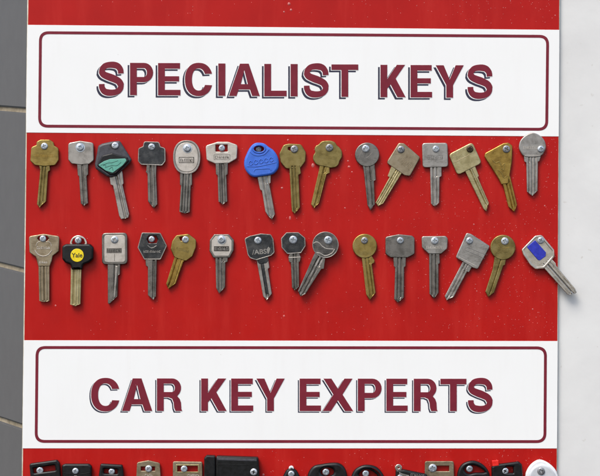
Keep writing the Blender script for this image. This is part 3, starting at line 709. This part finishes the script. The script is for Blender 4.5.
car('square-topped bronze-toned metal car key left of the big black fob', 'the square-topped bronze-toned car key', (184.4, 468.2),
    P([(173.2, 460.8), (202.6, 461.2), (202.8, 488), (195, 495), (181, 495), (173, 488)], 1.8), 'bronze', 3.2, 0.6, 188,
    holes=[rrect(177.3, 464.8, 198.4, 471.2, 0.3)], srad=3.4, srz=4.4, bmat='bronze',
    extra=lambda e, o, z: (shape('rim', [rrect(176.3, 463.8, 199.4, 472.2, 0.3), rrect(177.5, 465, 198.2, 471, 0.3)], z - .4, z + .35, 'brassp', e, o, .2), marks(188, 473.6, 199, 477, 'nickelp', e, o, z, 6, h=0.2)))
e = root((254, 470.4), 'big flat black plastic fob with a folded key, largest thing in the bottom row', 3); o = (254, 470.4)
shape('case', [P([(216.3, 454.6), (258.6, 456), (259.8, 470), (260.2, 520), (216.3, 521)], 2.4)], 1.2, 11, 'black', e, o, 1.8, 4)
shape('hinge_block', [P([(204.6, 457), (207, 454.2), (215.9, 454.6), (215.9, 521), (204.8, 521)], 1.6)], 1.2, 10.4, 'black', e, o, 1.5, 4)
shape('top_highlight', [P([(217.5, 456.4), (257, 457.8), (257.2, 460), (217.5, 458.8)], .6)], 10.5, 11.3, 'grey', e, o, 0.4)  # lighter grey strip paints the highlight along the case's top bevel
shape('seam', [P([(218.6, 462.4), (250, 463.2), (250, 520), (218.6, 520)], 1.2), P([(219.1, 462.9), (249.5, 463.7), (249.5, 519.5), (219.1, 519.5)], 1.2)], 10.8, 11.15, 'black', e, o, .1)
add_screw(254, 470.4, 11.2, 'the big black fob', 'zinc', 3.6)
e2 = car('black car key with a pointed top and a pale tip, right of the big fob', 'the pointed black car key with the pale tip', (291.3, 472.8),
    P([(291.3, 465.8, 2.5), (296.8, 469.6), (300.6, 477, 5), (303, 492), (297, 501), (286, 501), (280, 492), (282.2, 477, 5), (286, 469.6)], 3), 'black', 6, 2.2, 291.4, srad=3.3,
    extra=lambda e, o, z: shape('loop', [ell(291.3, 467.6, 2.5, 2.5)], 2.2, 6.4, 'white', e, o, 0.5))
car('wide rounded black car key with an oval opening round its screw', 'the wide rounded black car key with oval opening', (325.8, 471.2),
    smooth_closed([(309, 470.5), (314, 465), (322, 463.2), (331, 462), (339, 462.4), (344.6, 467), (347.2, 476), (346, 488), (338, 497), (318, 498), (309, 490), (307.2, 478)], 4), 'black', 6.5, 2.4, 327,
    holes=[ell(327.2, 471, 6.6, 4.3)], srz=5.4)
car('domed black car key with a crescent opening, right of the wide rounded one', 'the domed black car key with crescent opening', (365.5, 472.7),
    smooth_closed([(351, 476), (354.5, 469), (361, 465), (368, 464), (376, 466), (382, 472), (385, 480), (383, 491), (374, 499), (360, 499), (351, 491), (349.4, 483)], 4), 'black', 6.5, 2.2, 367,
    holes=[smooth_closed([(358.8, 474.8), (361.2, 470), (366, 468.4), (372, 470.4), (377.4, 475.6), (368, 477)], 3)], srz=5.2, extra=lambda e, o, z: marks(359, 482, 374, 486, 'grey', e, o, z, 7, h=0.2))
def exb10(e, o, z):
    shape('loop', [ell(398.2, 467.0, 3.6), ell(398.2, 467.0, .7)], 2.5, 6, 'chrome', e, o, 0.6)
    shape('badge', [P([(398.6, 470.6), (401.6, 472.4), (409, 474.4), (408, 480), (399, 478)], 1)], z - .2, z + .5, 'nickel', e, o, .3)
    marks(410, 473, 423, 476.6, 'nickel', e, o, z, 13, h=0.2, rot=0.12)
car('black car key with a silver badge and chrome loop, partly cut off by the frame', 'the chrome-looped black car key with silver badge', (399.4, 476.2),
    P([(395.4, 468.9), (404, 468.6), (426, 473.2), (430, 480), (428, 497), (420, 504), (404, 502), (394.6, 492)], 2.2), 'black', 6, 2.0, 413, extra=exb10, srad=2.8, smat='zincd')
car('square-topped pale metal car key with a long slot, between two black car keys', 'the pale square-topped slotted car key', (432.3, 467.4),
    P([(424.6, 460.6), (453.4, 460.6), (454, 488), (447, 496), (432, 496), (424.4, 488)], 2.2), 'bronze', 3.2, 0.6, 439, bmat='bronze',
    holes=[rrect(428.6, 465.2, 448.8, 470.6, 0.4)], srad=4.0, srz=4.6)
car('arched black car key with a curved opening, left of the key with a red clip', 'the arched black car key left of the red clip', (469, 468),
    smooth_closed([(457.6, 470), (461.4, 463.6), (468, 460.4), (475, 460.2), (482.6, 463.8), (488, 470.6), (489.4, 480), (487, 492), (478, 499), (465, 498), (457.8, 490), (456.6, 479)], 4), 'black', 6, 2.0, 473,
    holes=[smooth_closed([(463.8, 469.6), (466, 465.8), (471.4, 464.4), (477.6, 466), (484.6, 471.4), (475, 471.8), (468, 473)], 3)], srz=5.6)
car('black square car key with a small red clip on its upper left edge', 'the black car key with the red clip', (504.4, 470),
    P([(490.8, 466), (493.6, 463.8), (518, 460.6), (521.2, 463.4), (522.4, 486), (516, 496), (499, 497), (491.6, 488)], 2.2), 'black', 6.2, 1.8, 506,
    holes=[rrect(505.6, 465.8, 512.6, 472, 0.5)], srz=6.6,
    extra=lambda e, o, z: shape('clip', [P([(491.2, 459.6), (497.6, 459.2), (498.2, 464.6), (491.8, 465.4)], 0.5)], z - 3.5, z + 0.2, 'redp', e, o, 0.5))
e = root((539.9, 470), 'white round-headed car key at the bottom right corner of the board', 3); o = (539.9, 470)
shape('rim', [smooth_closed([(524.8, 476), (526.4, 469.4), (531, 463), (538, 459), (545, 460.6), (552, 465.6), (556.4, 472), (558, 481), (555, 492), (546, 499), (534, 498), (526, 490)], 4)], 1.3, 6.0, 'white', e, o, 2.0, 4)
shape('head', [smooth_closed([(527.6, 478), (529.4, 470.6), (534.5, 465.4), (541, 463.6), (548, 466), (553.6, 472), (555.6, 480), (553, 490), (545, 496.5), (535, 496), (528.6, 488)], 4)], 3, 8.0, 'lgrey', e, o, 1.6, 4)
blade([(535, 494), (535.4, 532)], [(545.5, 494), (545, 530)], (539, 536), 'nickel', e, o, 2, 2.6, G1)
add_screw(539.9, 470, 8.2, 'the white round-headed car key', 'zincd', 3.9)

# ================================================================== DISPLAY BOARD
board = bpy.data.objects.new('display_board', None); COL.objects.link(board); board.location = W(290, 238, 0)
tag(board, 'red wall board with two white sign strips reading SPECIALIST KEYS and CAR KEY EXPERTS', 'sign board')
BO = (290, 238)
def lx(y): return 27.9 - 0.0118 * y          # left edge of the board
def rx(y): return 559.4 - 0.0056 * y         # right edge
shape('panel', [[(lx(-90) - .6, -90), (rx(-90) + .4, -86), (rx(560) + .4, 563), (lx(560) - .6, 560)]], -3.4, 0, 'edge', board, BO, 0.4)
shape('red_face', [[(lx(-89) + .5, -89), (rx(-89) - .2, -85), (rx(559) - .2, 562), (lx(559) + .5, 559)]], -0.1, 0.22, 'redv', board, BO, 0.1, 1)

def glyph(ch, x0, x1, yt, yb):
    """outline loops of one heavy grotesque capital; y runs down"""
    w, h = x1 - x0, yb - yt
    V, H = 6.8, 5.6
    def q(l): return [(x0 + a, yb - b_) for a, b_ in l]
    if ch == 'I': return [q([(0, 0), (w, 0), (w, h), (0, h)])]
    if ch == 'L': return [q([(0, 0), (w, 0), (w, H), (V, H), (V, h), (0, h)])]
    if ch == 'T':
        c_ = w / 2
        return [q([(c_ - V / 2, 0), (c_ + V / 2, 0), (c_ + V / 2, h - H), (w, h - H), (w, h), (0, h), (0, h - H), (c_ - V / 2, h - H)])]
    if ch == 'E':
        m0 = h * 0.5 - H / 2 + 0.6
        return [q([(0, 0), (w, 0), (w, H), (V, H), (V, m0), (w * .94, m0), (w * .94, m0 + H - .4), (V, m0 + H - .4), (V, h - H), (w * .98, h - H), (w * .98, h), (0, h)])]
    if ch == 'A':
        c_ = w / 2; tw = 4.4; st = 7.6
        # inner triangle and legs
        def xin(y): return st + (c_ - st + 0.0) * (y / (h * 0.80))
        by0, by1 = h * .20, h * .20 + 5.4
        k = (c_ - tw) / h
        return [q([(0, 0), (st, 0), (st + by0 * k * 1.0, by0), (w - st - by0 * k, by0), (w - st, 0), (w, 0), (c_ + tw, h), (c_ - tw, h)]),
                q([(st + by1 * k + .3, by1), (w - st - by1 * k - .3, by1), (c_, h * .80)])]
    if ch == 'K':
        return [q([(0, 0), (V, 0), (V, h * .27), (V + 3.4, h * .39), (w - 8.2, 0), (w, 0), (V + 8.4, h * .58), (w - 0.6, h), (w - 8.8, h), (V, h * .56), (V, h), (0, h)])]
    if ch == 'Y':
        c_ = w / 2
        return [q([(c_ - V / 2, 0), (c_ + V / 2, 0), (c_ + V / 2, h * .39), (w, h), (w - 8, h), (c_, h * .56), (8, h), (0, h), (c_ - V / 2, h * .39)])]
    if ch == 'X':
        c_ = w / 2
        return [q([(0, 0), (8.2, 0), (c_, h * .33), (w - 8.2, 0), (w, 0), (c_ + 4.6, h * .51), (w - .8, h), (w - 8.8, h), (c_, h * .69), (8.8, h), (.8, h), (c_ - 4.6, h * .51)])]
    if ch in 'PR':
        bt = h - 0; bb = h * .40 if ch == 'P' else h * .42      # bowl outer bottom
        r = (bt - bb) / 2
        def arc(cx, cy, rx_, ry_, a0, a1, n=12):
            return [(cx + rx_ * cos(a0 + (a1 - a0) * k / n), cy + ry_ * sin(a0 + (a1 - a0) * k / n)) for k in range(n + 1)]
        cx = w - r * 0.95 - (1.2 if ch == 'R' else 0); ri = r - H + .3
        rxo = r * .95
        out = [(0, 0), (V, 0), (V, bb)]
        if ch == 'P': out += arc(cx, bb + r, rxo, r, -pi / 2, pi / 2)
        else:
            # leg of the R
            out += [(w * .46, bb), (w * .60, bb - 1.4), (w * .66, h * .26), (w * .68, h * .10), (w * .73, 0), (w, 0), (w * .965, h * .06), (w * .95, h * .26), (w * .90, h * .37), (w * .80, h * .455)]
            out += arc(cx, bb + r, rxo, r, -pi / 2 + .75, pi / 2)
        out += [(0, h)]
        inn = [(V, bb + H - .3)] + arc(cx, bb + r, rxo - V + .2, ri, -pi / 2, pi / 2) + [(V, h - H + .3)]
        inn = [(V, bb + H - .3)] + [(p[0], p[1]) for p in arc(cx, bb + r, rxo - V + .6, r - H + .3, -pi / 2, pi / 2)] + [(V, h - H + .3)]
        return [q(out), q(inn)]
    if ch == 'C':
        cx, cy, RX, RY, k = w / 2, h / 2, w / 2, h / 2 + .5, h * .155
        rx2, ry2 = RX - V - .2, RY - H
        cx2 = cx
        def arc(rx_, ry_, rev):
            a0 = math.asin(min(1, k / ry_)); n = 40
            e_ = 2.25
            l = []
            for i in range(n + 1):
                t = a0 + (2 * pi - 2 * a0) * i / n
                l.append((cx2 + rx_ * math.copysign(abs(cos(t)) ** (2 / e_), cos(t)), cy + ry_ * math.copysign(abs(sin(t)) ** (2 / e_), sin(t))))
            return l[::-1] if rev else l
        return [q(arc(RX, RY, False) + arc(rx2, ry2, True))]
    if ch == 'S':
        c = [(.865, .655), (.84, .78), (.72, .885), (.50, .915), (.27, .88), (.145, .755), (.20, .635), (.38, .565), (.60, .50), (.80, .41), (.862, .26), (.75, .13), (.50, .085), (.26, .12), (.15, .235), (.135, .345)]
        c = smooth_open([(a * w, b_ * (h + 1.4) - .7) for a, b_ in c], 5)
        st = stroke(c, lambda t: 6.6 - 1.0 * abs(cos(t * 3 * pi)) + (0.9 if .35 < t < .65 else 0))
        return [q(st)]

TXT = [
 ('SPECIALIST', 'upper', [(98.2, 124.5), (130.1, 153.2), (158.1, 180.5), (185, 212.6), (218.3, 225.4), (228.9, 259.8), (264.3, 286.6), (290.6, 297.6), (303.2, 329.2), (331.4, 358.2)]),
 ('KEYS', 'upper', [(380.4, 405.6), (410.5, 432), (435.6, 463.6), (466.8, 493)]),
 ('CAR', 'lower', [(91.2, 119.9), (122, 152.3), (157, 182.3)]),
 ('KEY', 'lower', [(201.2, 226.7), (231.2, 253.2), (256.4, 284.6)]),
 ('EXPERTS', 'lower', [(299.6, 320.9), (322.6, 353.2), (357.8, 381.6), (386.3, 407.6), (413.7, 437.6), (440.3, 466.3), (467.2, 493.1)])]
def rows(which, x):
    if which == 'upper': return 62.9 + (x - 130) * .0078, 95.2 + (x - 130) * .0082
    return 378.2 + (x - 100) * .0012, 410.8 + (x - 100) * .0006

def sign(which, quad, frame, sh, out):
    """quad: corners TL TR BR BL of the white strip, frame: same for the border"""
    st = shape('sign_strip', [quad], 0.2, 0.55, 'whitev', board, BO, 0.1, 1)
    st['label'] = 'white strip reading SPECIALIST KEYS' if which == 'upper' else 'white strip reading CAR KEY EXPERTS'
    def off(fr, d):
        (a, b_), (c, d_), (e_, f), (g_, h) = fr
        return P([(a - d, b_ - d), (c + d, d_ - d), (e_ + d, f + d), (g_ - d, h + d)], 8.5 + d, 10)
    shape('border', [off(frame, 1.45), off(frame, -1.45)], 0.5, 0.72, 'maroon', st, BO, 0.04, 1)
    groups = {'letter_shadow': [], 'letter_outline': [], 'lettering': []}
    i = 0
    for word, wh, xs in TXT:
        if wh != which: continue
        for ch, (x0, x1) in zip(word, xs):
            yt, yb = rows(which, (x0 + x1) / 2)
            lp = glyph(ch, x0, x1, yt, yb)
            i += 1
            jit = 0.004 * (i % 2)
            # the shadow swells down-left from under the letter
            for nm, (dx, dy), za, mt in (('letter_shadow', sh, 0.66, 'navy'), ('letter_outline', out, 0.78, 'whitev'), ('lettering', (0, 0), 0.92, 'maroon')):
                groups[nm].append(shape('l', [[(x + dx, y + dy) for x, y in l] for l in lp], 0.5, za + jit, mt, st, BO, 0.03, 0))
    for nm, obs in groups.items():
        merge(nm, obs, st)
sign('upper', [(lx(25) - .1, 25), (rx(30) + .1, 30), (rx(136.6) + .1, 136.5), (lx(132.6) - .1, 132.6)],
     [(40.6, 32.8), (547.6, 36.5), (546.6, 129.4), (39.6, 126.2)], (-2.4, 2.2), (-0.65, .6))
sign('lower', [(lx(340.2) - .1, 340.2), (rx(341) + .1, 341), (rx(448.4) + .1, 448.3), (lx(448.2) - .1, 448.2)],
     [(37.2, 347.4), (545.4, 347.8), (544.8, 441.4), (36.2, 441.2)], (-1.75, 1.6), (-.6, .55))

# water droplets and grit on the vinyl: uncountable
def droplets():
    rnd = random.Random(9); vs, fs = [], []
    def drop(x, y, r, sy=1.0):
        b0 = len(vs); n = 8
        z0 = 0.24
        vs.append((x, y, z0 + r * .4))
        for rr, zz in ((.6, .3), (1, 0)):
            for k in range(n):
                t = 2 * pi * k / n; vs.append((x + r * rr * cos(t), y + r * rr * sin(t) * sy, z0 + r * zz))
        for k in range(n):
            fs.append((b0, b0 + 1 + k, b0 + 1 + (k + 1) % n))
            fs.append((b0 + 1 + k, b0 + 1 + n + k, b0 + 1 + n + (k + 1) % n, b0 + 1 + (k + 1) % n))
    def ok(x, y): return lx(y) + 2 < x < rx(y) - 2 and (y < 24 or 138 < y < 338 or y > 450)
    n = 0
    while n < 1400:
        x = 28 + 530 * (1 - abs(rnd.random() - rnd.random()) ** 1.0) if rnd.random() < .75 else rnd.uniform(28, 557)
        y = rnd.choice((rnd.uniform(-40, 24), rnd.uniform(138, 338), rnd.uniform(138, 338), rnd.uniform(138, 338), rnd.uniform(450, 500)))
        if not ok(x, y): continue
        if rnd.random() > .25 + .75 * max(0, (x - 230) / 330): continue
        drop(x, y, rnd.uniform(.2, .42) if rnd.random() < .985 else rnd.uniform(.45, .75)); n += 1
    for x, y, r, s_ in ((313, 165.5, 1.7, 1.3), (290, 218, 1.0, 2.0), (349, 166.8, 1.4, .8), (348, 161, .9, 1), (282, 188, 1.3, .8), (352, 172, .8, 1), (289, 4, 1.5, 1), (291, 10, 1.2, 1), (284, 12, .9, 1), (345, 208, .9, .7), (55.6, 305.6, .9, 1), (263.4, 474.6, 1.2, 1.0), (288, 140, .9, 1), (284, 316, .9, 1.2)):
        drop(x, y, r, s_)
    me = bpy.data.meshes.new('water_droplets'); me.from_pydata([tuple(W(x, y, z)) for x, y, z in vs], [], fs)
    me.materials.append(M['water']); me.shade_smooth()
    ob = bpy.data.objects.new('water_droplets', me); COL.objects.link(ob)
    tag(ob, 'tiny clear rain droplets scattered over the red face of the board', 'droplets', kind='stuff')
droplets()

# ================================================================== WALLS
def box(name, x0, x1, y0, y1, z0, z1, mat, parent=None):
    c = [W(x, y, z) for z in (z0, z1) for (x, y) in ((x0, y0), (x1, y0), (x1, y1), (x0, y1))]
    fs = [(3, 2, 1, 0), (4, 5, 6, 7), (0, 1, 5, 4), (1, 2, 6, 5), (2, 3, 7, 6), (3, 0, 4, 7)]
    me = bpy.data.meshes.new(name); me.from_pydata([tuple(p) for p in c], [], fs); me.materials.append(M[mat])
    ob = bpy.data.objects.new(name, me); COL.objects.link(ob)
    if parent: ob.parent = parent
    return ob
wl = box('rendered_wall', 70, 1500, -900, 2000, -300, -3.6, 'render')
tag(wl, 'white painted render wall behind and to the right of the red board', 'wall')
# grey clad wall running back to the left; joints are shadow-lined mortar beds between slabs
cam_o = Vector((0, -1.5, Z0))
A = W(75, 238, -10); D = Vector((-1300, 1765, 0)).normalized()      # wall direction (away to the left)
Nn = D.cross(Vector((0, 0, 1))).normalized()
def on_wall(px, py):
    d = (W(px, py, 0) - cam_o)
    t = (A - cam_o).dot(Nn) / d.dot(Nn)
    return cam_o + d * t
def wall_uv(p): return ((p - A).dot(D), p.z)
joints = []
for (ya, yb) in ((-52, -54), (108.6, 110.6), (265, 271.2), (419.4, 427.8), (575, 587)):
    p, q_ = wall_uv(on_wall(0, ya)), wall_uv(on_wall(25, yb))
    k = (q_[1] - p[1]) / (q_[0] - p[0]); joints.append((p[1] - k * p[0], k))
U0, U1 = -0.01, 1.6
wall = bpy.data.objects.new('tiled_wall', None); COL.objects.link(wall); wall.location = A
tag(wall, 'grey tiled wall with beige mortar joints left of the board', 'wall')
def slab(name, lines, depth0, depth1, mat, bev=0.0):
    vs, fs = [], []
    for (zt, kt), (zb, kb) in lines:
        b0 = len(vs)
        for dpt in (depth0, depth1):
            for u, (z_, k_) in ((U0, (zt, kt)), (U1, (zt, kt)), (U1, (zb, kb)), (U0, (zb, kb))):
                p = A + D * u + Nn * dpt; p = Vector((p.x, p.y, z_ + k_ * u)) - A; vs.append(tuple(p))
        fs += [tuple(b0 + i for i in f) for f in ((3, 2, 1, 0), (4, 5, 6, 7), (0, 1, 5, 4), (1, 2, 6, 5), (2, 3, 7, 6), (3, 0, 4, 7))]
    me = bpy.data.meshes.new(name); me.from_pydata(vs, [], fs); me.materials.append(M[mat])
    import bmesh
    bm = bmesh.new(); bm.from_mesh(me)
    if bev: bmesh.ops.bevel(bm, geom=list(bm.edges), offset=bev, segments=2, affect='EDGES')
    bmesh.ops.recalc_face_normals(bm, faces=bm.faces); bm.to_mesh(me); bm.free()
    ob = bpy.data.objects.new(name, me); COL.objects.link(ob); ob.parent = wall
    return ob
sgn = -1 if Nn.y > 0 else 1          # outward = towards the camera
gap = 0.0020
full = [(1.0 + Z0, 0)] + joints + [(-1.0 + Z0, 0)]
slab('tiles', [((full[i][0] - gap, full[i][1]), (full[i + 1][0] + gap, full[i + 1][1])) for i in range(len(full) - 1)], 0.0, -0.02 * sgn, 'stone', 0.0012)
slab('mortar', [((z + gap * 1.5, k), (z - gap * 1.5, k)) for z, k in joints], -0.0022 * sgn, -0.018 * sgn, 'mortar')

# ================================================================== CAMERA, LIGHT
cd = bpy.data.cameras.new('Camera'); cam = bpy.data.objects.new('Camera', cd); COL.objects.link(cam)
cam.location = cam_o; cam.rotation_euler = (R(90), 0, 0)
cd.sensor_width = 36; cd.lens = 36 * 1.5 / (600 * S); cd.clip_start = 0.05; cd.clip_end = 200
SC.camera = cam

SUN_DIR = Vector((-0.40, -0.58, 0.95)).normalized()
w = bpy.data.worlds.new('World'); SC.world = w; w.use_nodes = True
nt = w.node_tree; bg = nt.nodes['Background']
sky = nt.nodes.new('ShaderNodeTexSky'); sky.sky_type = 'NISHITA'; sky.sun_disc = False
sky.sun_elevation = math.asin(SUN_DIR.z); sky.sun_rotation = math.atan2(SUN_DIR.x, SUN_DIR.y)
sky.air_density = 1.0; sky.dust_density = 3.0; sky.ozone_density = 0.6
nt.links.new(sky.outputs[0], bg.inputs[0]); bg.inputs[1].default_value = 0.15
ld = bpy.data.lights.new('Sun', 'SUN'); ld.energy = 1.6; ld.angle = R(28); ld.color = (1, 0.95, 0.88)
sun = bpy.data.objects.new('Sun', ld); COL.objects.link(sun)
sun.rotation_euler = (-SUN_DIR).to_track_quat('-Z', 'Y').to_euler()
SC.view_settings.view_transform = 'Standard'; SC.view_settings.look = 'None'
SC.view_settings.exposure = 0.61; SC.view_settings.gamma = 1
SC.render.resolution_x = 1024; SC.render.resolution_y = 812
